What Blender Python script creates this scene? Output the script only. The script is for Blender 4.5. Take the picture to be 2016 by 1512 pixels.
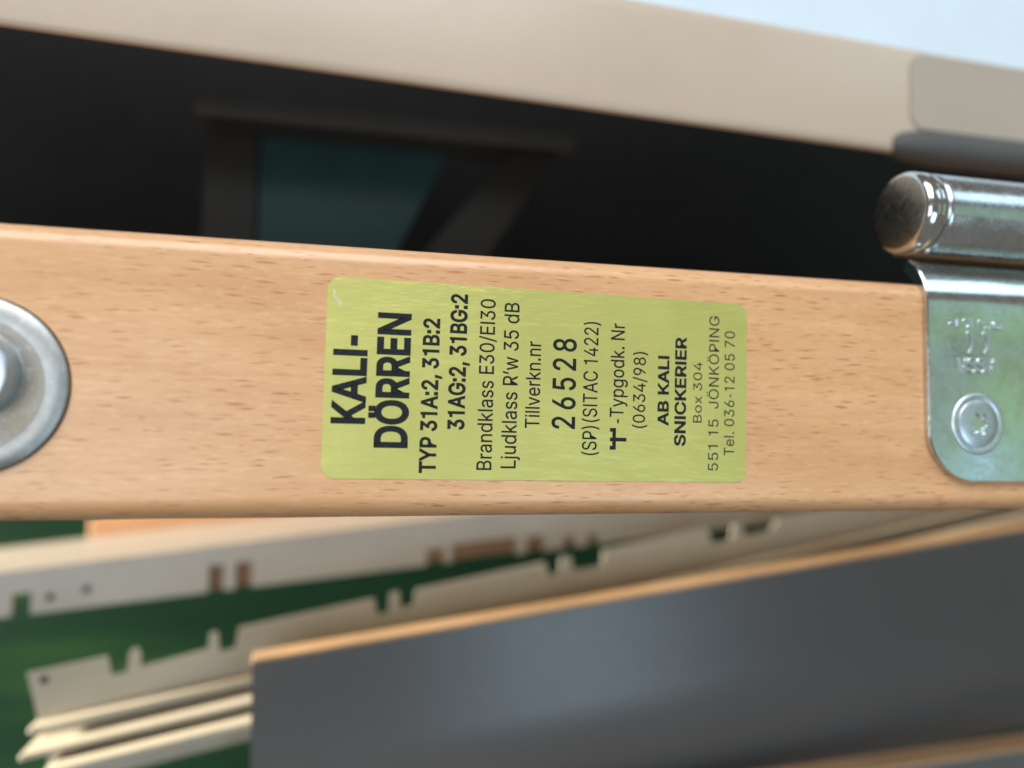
import bpy, bmesh, math, random
from mathutils import Matrix, Vector

for o in list(bpy.data.objects):
    bpy.data.objects.remove(o)
scene = bpy.context.scene
COL = scene.collection
random.seed(7)
S = 0.001                                   # everything below is given in millimetres

# The door stands upright.  Its edge is described in a local frame: x runs DOWN the edge,
# y across the edge, z out of the edge (towards the viewer).
M = Matrix(((0, 1, 0, 0), (0, 0, -1, 0), (-1, 0, 0, 1.2), (0, 0, 0, 1)))

# ------------------------------------------------------------------ camera
cam = bpy.data.cameras.new('camera')
cam_o = bpy.data.objects.new('camera', cam)
COL.objects.link(cam_o)
cam.sensor_fit = 'HORIZONTAL'
cam.sensor_width = 36.0
cam.lens = 1520.0 / 2016.0 * 36.0
cam.clip_start = 0.005
cam.clip_end = 50
RC = Matrix(((0.9727, -0.0281, -0.2304, -34.4488 * S),
             (0.0155, 0.9983, -0.0562, -6.8689 * S),
             (0.2316, 0.0511, 0.9715, 119.4358 * S),
             (0, 0, 0, 1)))
cam_o.matrix_world = M @ RC
cam.dof.use_dof = True
cam.dof.focus_distance = 0.1240
cam.dof.aperture_fstop = 6.6
scene.camera = cam_o

# ------------------------------------------------------------------ ambient light of the room
world = bpy.data.worlds.new('World')
scene.world = world
world.use_nodes = True
bg = world.node_tree.nodes['Background']
bg.inputs['Color'].default_value = (1.0, 0.93, 0.84, 1)
bg.inputs['Strength'].default_value = 0.22

# ------------------------------------------------------------------ lamps (daylight from the window behind the viewer, a ceiling lamp, an added frontal fill)
def area(name, pos, target, sx, sy, power, col, up=(0, 1, 0)):
    l = bpy.data.lights.new(name, 'AREA')
    l.shape = 'RECTANGLE'
    l.size, l.size_y = sx, sy
    l.energy = power
    l.color = col
    o = bpy.data.objects.new(name, l)
    COL.objects.link(o)
    p, t = Vector(pos), Vector(target)
    z = (p - t).normalized()
    x = Vector(up).cross(z).normalized()
    y = z.cross(x)
    m = Matrix(((x.x, y.x, z.x, p.x), (x.y, y.y, z.y, p.y), (x.z, y.z, z.z, p.z), (0, 0, 0, 1)))
    o.matrix_world = M @ m
    return o

def foliage(o):
    """what the window shows: sky between leaves, uneven greens"""
    l = o.data; l.use_nodes = True; t = l.node_tree
    em = t.nodes['Emission']
    g = t.nodes.new('ShaderNodeNewGeometry'); mp = t.nodes.new('ShaderNodeMapping'); n = t.nodes.new('ShaderNodeTexNoise'); r = t.nodes.new('ShaderNodeValToRGB')
    mp.inputs['Scale'].default_value = (7.0, 7.0, 7.0)
    n.inputs['Scale'].default_value = 1.0; n.inputs['Detail'].default_value = 3.5
    e = r.color_ramp.elements
    e[0].position = 0.40; e[0].color = (0.03, 0.08, 0.07, 1)
    e[1].position = 0.64; e[1].color = (0.42, 0.80, 1.0, 1)
    k = e.new(0.45); k.color = (0.15, 0.27, 0.28, 1)
    k = e.new(0.50); k.color = (0.19, 0.37, 0.35, 1)
    k = e.new(0.545); k.color = (0.28, 0.64, 0.13, 1)
    k = e.new(0.585); k.color = (0.08, 0.17, 0.13, 1)
    t.links.new(g.outputs['Position'], mp.inputs['Vector']); t.links.new(mp.outputs[0], n.inputs['Vector'])
    t.links.new(n.outputs['Fac'], r.inputs['Fac']); t.links.new(r.outputs['Color'], em.inputs['Color'])

area('window_light', (-0.25, 0.95, 0.80), (0, 0, 0), 1.3, 0.9, 22.5, (0.95, 0.97, 1.0))
area('front_fill_light', (-0.55, -0.10, 1.15), (-0.03, -0.03, 0), 0.9, 0.5, 5.0, (0.90, 0.96, 1.0))  # added fill, no window here; brightens the rails' front faces
foliage(area('garden_light', (1.25, 0.12, 1.15), (0.08, 0, 0), 0.75, 0.62, 1.5, (1, 1, 1)))
area('side_sky_light', (1.00, 0.80, 0.75), (0.08, 0, 0), 0.60, 0.40, 2.0, (0.58, 0.80, 1.0))
area('low_window_light', (0.42, -0.42, 1.1), (0.05, -0.05, 0), 0.36, 0.46, 2.8, (0.55, 0.80, 1.0))
area('ceiling_lamp', (-0.95, -0.045, -0.18), (-0.05, -0.05, -0.15), 0.05, 0.05, 90.0, (1.0, 0.90, 0.74))

vs = scene.view_settings
vs.view_transform = 'Standard'
vs.look = 'None'
vs.exposure = 0.0
vs.gamma = 1.0
vs.use_curve_mapping = False
scene.cycles.use_denoising = True
scene.cycles.max_bounces = 8

# ------------------------------------------------------------------ helpers
def tag(o, label=None, cat=None, group=None, kind=None):
    if label: o['label'] = label
    if cat: o['category'] = cat
    if group: o['group'] = group
    if kind: o['kind'] = kind
    return o

def thing(name, label, cat, base=(0, 0, 0), group=None):
    e = bpy.data.objects.new(name, None)
    e.empty_display_size = 0.01
    COL.objects.link(e)
    e.matrix_world = M @ Matrix.Translation(Vector(base) * S)
    e['base'] = [b for b in base]
    return tag(e, label, cat, group)

def mesh_obj(name, verts, faces, mat, parent=None, smooth=None, bevel=None, seg=2):
    """verts in mm in the local frame; child vertices are stored relative to the thing's base"""
    me = bpy.data.meshes.new(name)
    base = Vector((0, 0, 0))
    if parent is not None:
        root = parent
        while root.parent: root = root.parent
        base = Vector(root['base'])
    me.from_pydata([((Vector(v) - base) * S)[:] for v in verts], [], faces)
    me.materials.append(mat)
    bm = bmesh.new(); bm.from_mesh(me)
    bmesh.ops.recalc_face_normals(bm, faces=bm.faces)
    if bevel:
        ed = [e for e in bm.edges if len(e.link_faces) == 2 and e.calc_face_angle(0) > 0.6]
        bmesh.ops.bevel(bm, geom=ed, offset=bevel * S, segments=seg, profile=0.5, affect='EDGES')
    bm.to_mesh(me); bm.free()
    if smooth is not None:
        for p in me.polygons: p.use_smooth = True
        me.set_sharp_from_angle(angle=math.radians(smooth))
    o = bpy.data.objects.new(name, me)
    COL.objects.link(o)
    if parent is not None: o.parent = parent
    else: o.matrix_world = M
    return o

def box(x0, x1, y0, y1, z0, z1):
    v = [(x, y, z) for x in (x0, x1) for y in (y0, y1) for z in (z0, z1)]
    f = [(0, 1, 3, 2), (4, 6, 7, 5), (0, 4, 5, 1), (2, 3, 7, 6), (0, 2, 6, 4), (1, 5, 7, 3)]
    return v, f

def slab(poly, z0, z1):
    """closed outline (x, y) given a thickness in z"""
    n = len(poly)
    v = [(x, y, z0) for x, y in poly] + [(x, y, z1) for x, y in poly]
    f = [tuple(range(n)), tuple(range(2 * n - 1, n - 1, -1))]
    f += [(i, (i + 1) % n, n + (i + 1) % n, n + i) for i in range(n)]
    return v, f

def sweep_x(profile, x0, x1, nx=1):
    """closed profile (y, z) swept along x"""
    n = len(profile); v = []; f = []
    for k in range(nx + 1):
        x = x0 + (x1 - x0) * k / nx
        v += [(x, y, z) for y, z in profile]
    for k in range(nx):
        f += [(k * n + i, k * n + (i + 1) % n, (k + 1) * n + (i + 1) % n, (k + 1) * n + i) for i in range(n)]
    f += [tuple(range(n)), tuple(range((nx + 1) * n - 1, nx * n - 1, -1))]
    return v, f

def lathe(rings, c, axis='z', n=64, cap=True):
    """rings: (radius or function of angle, height) from one end to the other"""
    v = []; f = []
    for r, h in rings:
        for i in range(n):
            a = 2 * math.pi * i / n
            rr = r(a) if callable(r) else r
            if axis == 'z': v.append((c[0] + rr * math.cos(a), c[1] + rr * math.sin(a), c[2] + h))
            else: v.append((c[0] + h, c[1] + rr * math.cos(a), c[2] + rr * math.sin(a)))
    for k in range(len(rings) - 1):
        f += [(k * n + i, k * n + (i + 1) % n, (k + 1) * n + (i + 1) % n, (k + 1) * n + i) for i in range(n)]
    if cap:
        f += [tuple(range(n)), tuple(range(len(rings) * n - 1, (len(rings) - 1) * n - 1, -1))]
    return v, f

def arc(cx, cy, r, a0, a1, n):
    return [(cx + r * math.cos(math.radians(a0 + (a1 - a0) * i / n)),
             cy + r * math.sin(math.radians(a0 + (a1 - a0) * i / n))) for i in range(n + 1)]

def round_rect(x0, x1, y0, y1, r, n=10):
    return (arc(x1 - r, y1 - r, r, 0, 90, n) + arc(x0 + r, y1 - r, r, 90, 180, n)
            + arc(x0 + r, y0 + r, r, 180, 270, n) + arc(x1 - r, y0 + r, r, 270, 360, n))

# ------------------------------------------------------------------ materials
class NT:
    def __init__(s, name):
        s.m = bpy.data.materials.new(name); s.m.use_nodes = True
        s.t = s.m.node_tree; s.b = s.t.nodes['Principled BSDF']
    def n(s, typ, **kw):
        nd = s.t.nodes.new(typ)
        for k, v in kw.items():
            if k in nd.inputs.keys() if isinstance(k, str) else False: nd.inputs[k].default_value = v
            else: setattr(nd, k, v)
        return nd
    def l(s, a, b): s.t.links.new(a, b)
    def coords(s, scale=(1, 1, 1), rot=(0, 0, 0), loc=(0, 0, 0)):
        tc = s.n('ShaderNodeTexCoord'); mp = s.n('ShaderNodeMapping')
        mp.inputs['Scale'].default_value = [k * 1000 for k in scale]
        mp.inputs['Rotation'].default_value = rot
        mp.inputs['Location'].default_value = loc
        s.l(tc.outputs['Object'], mp.inputs['Vector'])
        return mp.outputs['Vector']
    def noise(s, vec, scale=1.0, detail=3.0, rough=0.55):
        nd = s.n('ShaderNodeTexNoise'); nd.inputs['Scale'].default_value = scale
        nd.inputs['Detail'].default_value = detail; nd.inputs['Roughness'].default_value = rough
        s.l(vec, nd.inputs['Vector']); return nd.outputs['Fac']
    def ramp(s, fac, stops):
        nd = s.n('ShaderNodeValToRGB'); e = nd.color_ramp.elements
        while len(e) > 1: e.remove(e[-1])
        e[0].position = stops[0][0]; e[0].color = (*stops[0][1], 1)
        for p, c in stops[1:]:
            k = e.new(p); k.color = (*c, 1)
        s.l(fac, nd.inputs['Fac']); return nd.outputs['Color']
    def mix(s, fac, a, b, mode='MIX'):
        nd = s.n('ShaderNodeMix', data_type='RGBA', blend_type=mode)
        for sock, val in ((nd.inputs[0], fac), (nd.inputs[6], a), (nd.inputs[7], b)):
            if isinstance(val, (int, float)): sock.default_value = val
            elif isinstance(val, tuple): sock.default_value = (*val, 1)
            else: s.l(val, sock)
        return nd.outputs[2]
    def math(s, op, a, b=None, c=None, clamp=False):
        nd = s.n('ShaderNodeMath', operation=op, use_clamp=clamp)
        for i, val in enumerate((a, b, c)):
            if val is None: continue
            if isinstance(val, (int, float)): nd.inputs[i].default_value = val
            else: s.l(val, nd.inputs[i])
        return nd.outputs[0]
    def mapr(s, v, a, b, c, d):
        nd = s.n('ShaderNodeMapRange'); s.l(v, nd.inputs[0])
        for i, k in enumerate((a, b, c, d)): nd.inputs[i + 1].default_value = k
        return nd.outputs[0]
    def bump(s, h, strength=0.2, dist=0.0001):
        nd = s.n('ShaderNodeBump'); nd.inputs['Strength'].default_value = strength
        nd.inputs['Distance'].default_value = dist; s.l(h, nd.inputs['Height'])
        s.l(nd.outputs[0], s.b.inputs['Normal'])
    def col(s, c):
        if isinstance(c, tuple): s.b.inputs['Base Color'].default_value = (*c, 1)
        else: s.l(c, s.b.inputs['Base Color'])
    def rough(s, r):
        if isinstance(r, (int, float)): s.b.inputs['Roughness'].default_value = r
        else: s.l(r, s.b.inputs['Roughness'])

def beech(name, flecks=True, tint=1.0):
    k = NT(name)
    v = k.coords()
    warp = k.noise(k.coords((0.03, 0.11, 0.11)), 1.0, 2.0)
    broad = k.noise(k.coords((0.022, 0.10, 0.10), loc=(3, 1, 0)), 1.0, 3.0)
    fine = k.noise(k.coords((0.10, 1.1, 1.1)), 1.0, 4.0, 0.65)
    c = k.ramp(broad, [(0.30, (0.520, 0.278, 0.128)), (0.5, (0.590, 0.335, 0.160)), (0.72, (0.640, 0.385, 0.195))])
    c = k.mix(k.mapr(fine, 0.35, 0.75, 0.0, 0.35), c, (0.44, 0.215, 0.092))
    c = k.mix(k.mapr(k.noise(k.coords((0.35, 1.8, 1.8), loc=(9, 4, 2)), 1.0, 3.0), 0.52, 0.75, 0.0, 0.5), c, (0.70, 0.46, 0.265))
    band = k.noise(k.coords((0.006, 0.33, 0.33), loc=(2, 7, 1)), 1.0, 3.0, 0.6)
    c = k.mix(k.mapr(band, 0.40, 0.66, 0.0, 0.30), c, (0.48, 0.235, 0.105))
    patch = k.mapr(k.noise(k.coords((0.035, 0.10, 0.10), loc=(11, 5, 3)), 1.0, 2.0), 0.36, 0.58, 0.5, 1.0)
    h = None
    if flecks:
        for (su, sv, th, st, loc, rz) in ((0.145, 1.20, 0.31, 1.45, (0, 0, 0), 0.0), (0.110, 1.05, 0.25, 1.4, (5.3, 2.7, 0), 0.0), (0.19, 1.9, 0.28, 0.7, (1.7, 8.1, 0), 0.0)):
            # wood pores and ray flecks: short dashes along the grain
            tc = k.coords((su, sv, 0.0), (0, 0, 0), loc)
            wv = k.n('ShaderNodeVectorMath', operation='ADD')
            cmb = k.n('ShaderNodeCombineXYZ')
            k.l(k.math('MULTIPLY', warp, 3.5), cmb.inputs[1])
            k.l(tc, wv.inputs[0]); k.l(cmb.outputs[0], wv.inputs[1])
            vo = k.n('ShaderNodeTexVoronoi', voronoi_dimensions='2D', feature='F1')
            vo.inputs['Scale'].default_value = 1.0
            vo.inputs['Randomness'].default_value = 1.0
            k.l(wv.outputs[0], vo.inputs['Vector'])
            sep = k.n('ShaderNodeSeparateColor'); k.l(vo.outputs['Color'], sep.inputs[0])
            rad = k.math('MULTIPLY', k.mapr(sep.outputs[0], 0.0, 1.0, 0.35, 1.0), th)
            d = k.math('DIVIDE', vo.outputs['Distance'], rad)
            m = k.mapr(d, 0.2, 0.95, 1.0, 0.0)
            m = k.math('MULTIPLY', m, k.math('MULTIPLY', k.mapr(sep.outputs[1], 0.30, 1.0, 0.0, st), patch), clamp=True)
            c = k.mix(m, c, (0.375, 0.155, 0.060))
            h = m if h is None else k.math('MAXIMUM', h, m)
    k.col(c)
    k.rough(k.mapr(fine, 0.2, 0.8, 0.30, 0.42))
    k.b.inputs['IOR'].default_value = 1.48
    k.b.inputs['Coat Weight'].default_value = 0.35
    k.b.inputs['Coat Roughness'].default_value = 0.22
    hh = k.math('MULTIPLY', fine, 0.4)
    if h is not None: hh = k.math('SUBTRACT', hh, k.math('MULTIPLY', h, 0.6))
    k.bump(hh, 0.25, 0.00006)
    return k.m

def zinc(name, base=(0.60, 0.64, 0.65), r0=0.06, r1=0.16, scratch=0.40, tint=(0.50, 0.47, 0.40), mott=0.35):
    k = NT(name)
    k.b.inputs['Metallic'].default_value = 1.0
    mot = k.noise(k.coords((0.22, 0.22, 0.22)), 1.0, 4.0, 0.6)
    mot2 = k.noise(k.coords((0.9, 0.9, 0.9), loc=(3, 3, 3)), 1.0, 5.0, 0.65)
    scr = k.noise(k.coords((0.5, 5.0, 2.5), (0, 0, 0.9)), 1.0, 3.0, 0.6)
    c = k.mix(k.mapr(mot, 0.42, 0.68, 0.0, 0.75), base, tint)
    c = k.mix(k.mapr(mot2, 0.55, 0.75, 0.0, 0.4), c, (0.74, 0.80, 0.84))
    k.col(c)
    r = k.math('ADD', k.mapr(mot2, 0.3, 0.7, r0, r1), k.mapr(scr, 0.5, 0.8, 0.0, 0.10))
    k.rough(r)
    hh = k.math('ADD', k.math('MULTIPLY', scr, scratch), k.math('MULTIPLY', mot2, mott))
    k.bump(hh, 0.30, 0.000014)
    return k.m

def paint(name, c, rough, var=0.08, spec=0.5, sc=0.05, bump=0.05):
    k = NT(name)
    a = k.noise(k.coords((sc, sc, sc)), 1.0, 4.0)
    lo = tuple(x * (1 - var) for x in c); hi = tuple(min(1, x * (1 + var)) for x in c)
    k.col(k.ramp(a, [(0.3, lo), (0.7, hi)]))
    k.rough(k.mapr(k.noise(k.coords((0.3, 0.3, 0.3), loc=(4, 4, 4)), 1.0, 3.0), 0.3, 0.7, rough * (0.85 if bump else 0.95), rough * (1.15 if bump else 1.06)))
    k.b.inputs['Specular IOR Level'].default_value = spec
    if bump: k.bump(k.noise(k.coords((1.2, 1.2, 1.2)), 1.0, 3.0), bump, 0.0001)
    return k.m

def foil():
    k = NT('sticker_foil')
    a = k.noise(k.coords((0.06, 0.06, 0.06)), 1.0, 3.0)
    g = k.noise(k.coords((6, 6, 6)), 1.0, 3.0, 0.7)
    c = k.ramp(a, [(0.3, (0.450, 0.437, 0.118)), (0.7, (0.505, 0.492, 0.142))])
    c = k.mix(k.mapr(g, 0.4, 0.8, 0, 0.22), c, (0.60, 0.60, 0.24))
    k.col(c)
    k.b.inputs['Metallic'].default_value = 0.45
    k.rough(0.40)
    k.b.inputs['Specular IOR Level'].default_value = 0.6
    w = k.noise(k.coords((0.13, 0.42, 0.2), (0, 0, 0.35)), 1.0, 3.0, 0.55)
    w2 = k.noise(k.coords((0.6, 0.6, 0.6)), 1.0, 3.0, 0.6)
    k.bump(k.math('ADD', w, k.math('MULTIPLY', w2, 0.08)), 0.40, 0.0005)
    return k.m

def ink(name, base, fleck):
    k = NT(name)
    g = k.noise(k.coords((7, 7, 7)), 1.0, 2.0, 0.6)
    k.col(k.mix(k.mapr(g, 0.62, 0.72, 0, 0.7), base, fleck))
    k.rough(0.5)
    k.b.inputs['Specular IOR Level'].default_value = 0.12
    return k.m

def green():
    k = NT('green_paint')
    a = k.noise(k.coords((0.005, 0.030, 0.02), (0, 0, -0.15), (4.2, 1.3, 0)), 1.0, 3.0, 0.5)
    k.col(k.ramp(a, [(0.30, (0.003, 0.014, 0.008)), (0.46, (0.004, 0.020, 0.010)), (0.54, (0.009, 0.032, 0.011)), (0.61, (0.026, 0.046, 0.013)), (0.66, (0.008, 0.036, 0.017)), (0.75, (0.02, 0.06, 0.02))]))
    k.rough(0.8)
    k.b.inputs['Specular IOR Level'].default_value = 0.05
    return k.m

MAT = dict(
    beech=beech('beech_wood'),
    beech_plain=beech('beech_edging', False),
    zinc=zinc('zinc_plated_steel'),
    zinc_dull=zinc('dull_zinc', (0.36, 0.38, 0.38), 0.36, 0.50, 0.15, (0.29, 0.28, 0.25)),
    jamb_shade=paint('shaded_cream', (0.335, 0.290, 0.232), 0.5, 0.05, 0.4, 0.02),  # cream darkened to carry the shade on the jamb
    pin=zinc('bright_steel', (0.62, 0.70, 0.75), 0.30, 0.42, 0.1, (0.58, 0.63, 0.66)),
    cap=zinc('worn_steel', (0.44, 0.44, 0.41), 0.22, 0.34, 0.12, (0.36, 0.35, 0.31), 0.02),
    foil=foil(),
    ink=ink('black_ink', (0.012, 0.014, 0.016), (0.10, 0.11, 0.05)),
    ink_thin=ink('thin_black_ink', (0.035, 0.038, 0.025), (0.13, 0.14, 0.06)),
    cream=paint('cream_paint', (0.42, 0.345, 0.268), 0.34, 0.05, 0.5, 0.012),
    white=paint('white_wall_paint', (0.52, 0.61, 0.68), 0.5, 0.03),
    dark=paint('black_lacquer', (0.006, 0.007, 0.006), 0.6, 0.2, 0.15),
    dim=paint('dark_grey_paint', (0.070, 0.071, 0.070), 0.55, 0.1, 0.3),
    dimmer=paint('darker_grey_paint', (0.017, 0.017, 0.016), 0.55, 0.1, 0.3),
    teal=paint('teal_glass', (0.011, 0.042, 0.044), 0.4, 0.15, 0.3),
    rail=paint('off_white_metal', (0.46, 0.465, 0.44), 0.35, 0.06),
    rail2=paint('beige_metal', (0.41, 0.385, 0.31), 0.4, 0.06),
    brown=paint('brown_board', (0.27, 0.16, 0.10), 0.6, 0.12),
    laminate=paint('grey_laminate', (0.098, 0.100, 0.102), 0.29, 0.05, 0.5, 0.01, 0),
    green=green(),
    edging=paint('beech_edging_strip', (0.46, 0.315, 0.185), 0.5, 0.15, 0.3, 0.03),
    zinc_brown=zinc('stained_zinc', (0.30, 0.28, 0.25), 0.42, 0.55, 0.1, (0.27, 0.24, 0.18)),
    zinc_barrel=zinc('brushed_zinc', (0.55, 0.60, 0.62), 0.14, 0.30, 0.6, (0.44, 0.44, 0.40)),
)

# ================================================================== the setting
def struct(name, v, f, mat):
    return tag(mesh_obj(name, v, f, mat), kind='structure')

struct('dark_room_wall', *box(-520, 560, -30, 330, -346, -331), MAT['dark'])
struct('green_wall', *box(-520, 560, -430, -31, -330, -310), MAT['green'])
struct('white_wall', *box(-320, 420, 100, 330, -92, -70.5), MAT['white'])

# ================================================================== door frame
t = thing('door_frame', 'cream painted door frame above the black gap', 'door frame', (300, 66, -60))
prof = [(66.5, -42.6), (65.3, -42.2), (65.0, -41.6), (65.2, -40.7), (65.9, -40.2), (67, -40.0), (89, -40)] \
       + [(89 + 4 * math.sin(math.radians(a)), -44 + 4 * math.cos(math.radians(a))) for a in range(10, 90, 10)] + [(93, -70), (88, -70), (88, -42.6)]
v, f = sweep_x(prof, -320, 420)
v = [(x, y - 0.0255 * x, z) for x, y, z in v]       # hangs slightly out of true with the door
mesh_obj('jamb', v, f, MAT['cream'], t, smooth=35)

# ================================================================== things in the dark gap
t = thing('framed_pane', 'dim grey frame with a teal pane and slanting brace in the dark gap', 'frame', (46, 80, -140))
mesh_obj('rail', *box(-78, 46.3, 88.5, 95, -138, -130), MAT['dim'], t, bevel=1.5)
mesh_obj('inner_rail', *box(-73, 22, 85.0, 88.3, -138, -133), MAT['dimmer'], t, bevel=0.4)
mesh_obj('stile', *box(-74.5, -58.3, 30, 84.8, -138, -133), MAT['dimmer'], t, bevel=0.6)
mesh_obj('pane', *slab([(-58, 30), (-24, 30), (2.2, 84.8), (-58, 84.8)], -138, -135), MAT['teal'], t)
mesh_obj('brace', *slab([(-21, 30), (3, 30), (41, 88.2), (24, 88.2)], -138, -131), MAT['dimmer'], t, bevel=0.8)

# ================================================================== slotted rails, boards (below the door in the picture)
def line(x, x0, y0, s): return y0 + s * (x - x0)

# upper rail: a deep channel with a notched front plate
t = thing('slotted_rail', 'off-white slotted metal rail with brown showing through its notches', 'rail', (-129.9, -67.2, -148.6))
top = lambda x: line(x, -130.5, -53.5, 0.111)
bot = lambda x: line(x, -129.9, -67.2, 0.0965)
XL, XR = -163.2, 163.2
poly = [(XL, top(XL)), (XL, bot(XL))]
for x0, x1, d in [(-127.2, -121.7, 6.66), (-70.5, -65.9, 8.45), (-62.3, -57.3, 8.45), (-0.1, 6.1, 5.38), (8.8, 31.4, 6.14), (35.4, 41.6, 5.63), (49.3, 53.2, 4.1), (58.3, 62.1, 4.1)]:
    poly += [(x0, bot(x0)), (x0, bot(x0) + d), (x1, bot(x1) + d), (x1, bot(x1))]
poly += [(201.6, bot(201.6)), (201.6, bot(201.6) + 3.2), (XR, top(XR))]
mesh_obj('front_plate', *slab(poly, -150.2, -148.6), MAT['rail'], t)
v = []; f = []
for x in (XL, XR):
    v += [(x, top(x), -150.3), (x, top(x) - 1.6, -150.3), (x, top(x) - 1.6, -217.8), (x, top(x), -217.8)]
f = [(0, 1, 2, 3), (7, 6, 5, 4)] + [(i, (i + 1) % 4, 4 + (i + 1) % 4, 4 + i) for i in range(4)]
mesh_obj('top_plate', v, f, MAT['rail'], t)
v = []
for x in (-119.6, 86.4):
    v += [(x, bot(x) + 10, -151.8), (x, bot(x) + 0.3, -151.8), (x, bot(x) + 0.3, -158.6), (x, bot(x) + 10, -158.6)]
mesh_obj('backing_strip', v, f, MAT['brown'], t)
for x, y in ((-116.4, -61.4), (-106.2, -59.3)):
    mesh_obj('rivet', *lathe([(1.2, 0.02), (1.2, 0.2), (0.7, 0.4)], (x, y, -148.6), n=16), MAT['dimmer'], t, smooth=40)

# beech batten lying on that rail
v = []
for x in (-125.4, 163.2):
    y = top(x)
    v += [(x, y + 7.5, -219.7), (x, y - 4, -219.7), (x, y - 4, -233.1), (x, y + 7.5, -233.1)]
t = thing('batten', 'beech batten end peeping out under the door above the off-white rail', 'batten', (-124.8, -51.8, -225.4))
mesh_obj('batten_strip', v, f, MAT['beech_plain'], t, bevel=0.4)

# lower rail: notched plate with three ribs
t = thing('ribbed_rail', 'beige slotted rail with toothed upper edge and three bright ribs', 'rail', (-110.7, -74.9, -116.6))
top = lambda x: line(x, -111.4, -74.9, 0.1812)
poly = [(-106.8, top(-106.8) - 18.18), (-111.4, top(-111.4))]
poly += [(x, top(x) + d) for x, d in [(-91.5, 0.0), (-90.5, -5.38), (-86.5, -5.63), (-86.2, -0.38), (-85.3, 0.45), (-84.1, 0.45), (-83.3, -0.51), (-82.9, -5.12), (-65.7, -4.1), (-65.5, -0.26), (-64.9, 0.26), (-63.6, 0.26), (-63.1, -0.51), (-62.5, -5.63), (-58.5, -5.63), (-57.6, 0.0), (-19.7, 0.0), (-18.5, -5.12), (-15.1, -5.12), (-14.8, 0.51), (-12.4, 0.51), (-11.7, -4.61), (-7.8, -4.61), (-7.1, 0.0), (32.9, 0.0), (34.7, -4.61), (37.7, -4.74), (38.3, 0.26), (41.6, 0.0), (42.4, -4.61), (51.9, -5.38), (52.7, -0.38), (89.0, -0.38), (90.5, -5.89), (97.3, -6.14), (98.2, -1.28), (101.2, -1.28), (102.4, -5.76), (112.0, -6.14), (114.6, -2.56), (214.4, -2.56)]]
poly += [(214.4, top(214.4) - 19.2)]
mesh_obj('notched_plate', *slab(poly, -116.9, -116.6), MAT['rail2'], t)
for (xa, dy, zf) in [(-108.9, -13.44, -111.5), (-108.6, -17.79, -105.1), (-101.1, -21.12, -98.7)]:
    v = []
    for x in (xa, 214.4):
        y = top(x) + dy
        v += [(x, y, zf), (x, y - 1.6, zf), (x, y - 1.6, -119.1), (x, y, -119.1)]
    mesh_obj('rib', v, f, MAT['rail2'], t, bevel=0.4)
v = []
for x in (-106.2, 214.4):
    y = top(x) - 15.36
    v += [(x, y, -119.4), (x, y - 18.0, -119.4), (x, y - 18.0, -121.6), (x, y, -121.6)]
mesh_obj('back_plate', v, f, MAT['rail2'], t)
mesh_obj('rivet', *lathe([(1.1, 0.02), (1.1, 0.2), (0.6, 0.4)], (-107.1, -76.9, -116.6), n=16), MAT['dimmer'], t, smooth=40)

# grey boards with beech edging
def board(name, label, p0, p1, z, thick, flat, rad):
    t = thing(name, label, 'board', (p0[0], p0[1] - flat - rad, z), 'grey boards with beech edging')
    (xa, ya), (xb, yb) = p0, p1
    e = 0.9
    prof = [(e, 0.0), (flat, 0.0)] + [(flat + rad * math.sin(math.radians(q)), -rad * (1 - math.cos(math.radians(q)))) for q in range(5, 91, 5)]
    ri = rad - thick
    prof += [(flat + ri * math.sin(math.radians(q)), -thick - ri * (1 - math.cos(math.radians(q)))) for q in range(90, 4, -5)] + [(flat, -thick), (e, -thick)]
    n = len(prof)
    v = [(xa + 0.012 * d, ya - d, z + h) for d, h in prof] + [(xb, yb - d, z + h) for d, h in prof]
    f = [(i, (i + 1) % n, n + (i + 1) % n, n + i) for i in range(n)] + [tuple(range(n)), tuple(range(2 * n - 1, n - 1, -1))]
    mesh_obj('face_panel', v, f, MAT['laminate'], t, smooth=30)
    mesh_obj('edge_strip', *slab([(xa - 0.3, ya), (xa - 0.2, ya - e + 0.02), (xb, yb - e + 0.02), (xb, yb)], z - thick - 0.2, z + 0.25), MAT['edging'], t, bevel=0.3)
    return t
board('laminate_board', 'grey laminate board with beech upper edging, largest in the lower right', (-51.5, -67.2), (265.6, -27.9), -91.0, 8.0, 27, 66)
board('laminate_board', 'second grey board, only its beech edge showing at the bottom right corner', (-67.2, -113.3), (265.6, -100.0), -82.1, 9.0, 38, 15)

# ================================================================== the door
t = thing('door', 'light beech door edge running across the picture, with rounded long edges', 'door', (160, 0, -150))
R1 = 3.2
prof = [(-21, -9)] + [(y, z) for y, z in arc(-21 + R1, -R1, R1, 180, 90, 10)] + [(y, z) for y, z in arc(21 - R1, -R1, R1, 90, 0, 10)] + [(21, -9)]
mesh_obj('edge_lipping', *sweep_x(prof, -1000, 300), MAT['beech'], t, smooth=40)
mesh_obj('leaf', *box(-1000, 300, -20.8, 20.8, -306, -9.05), MAT['beech_plain'], t, bevel=0.3)

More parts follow.
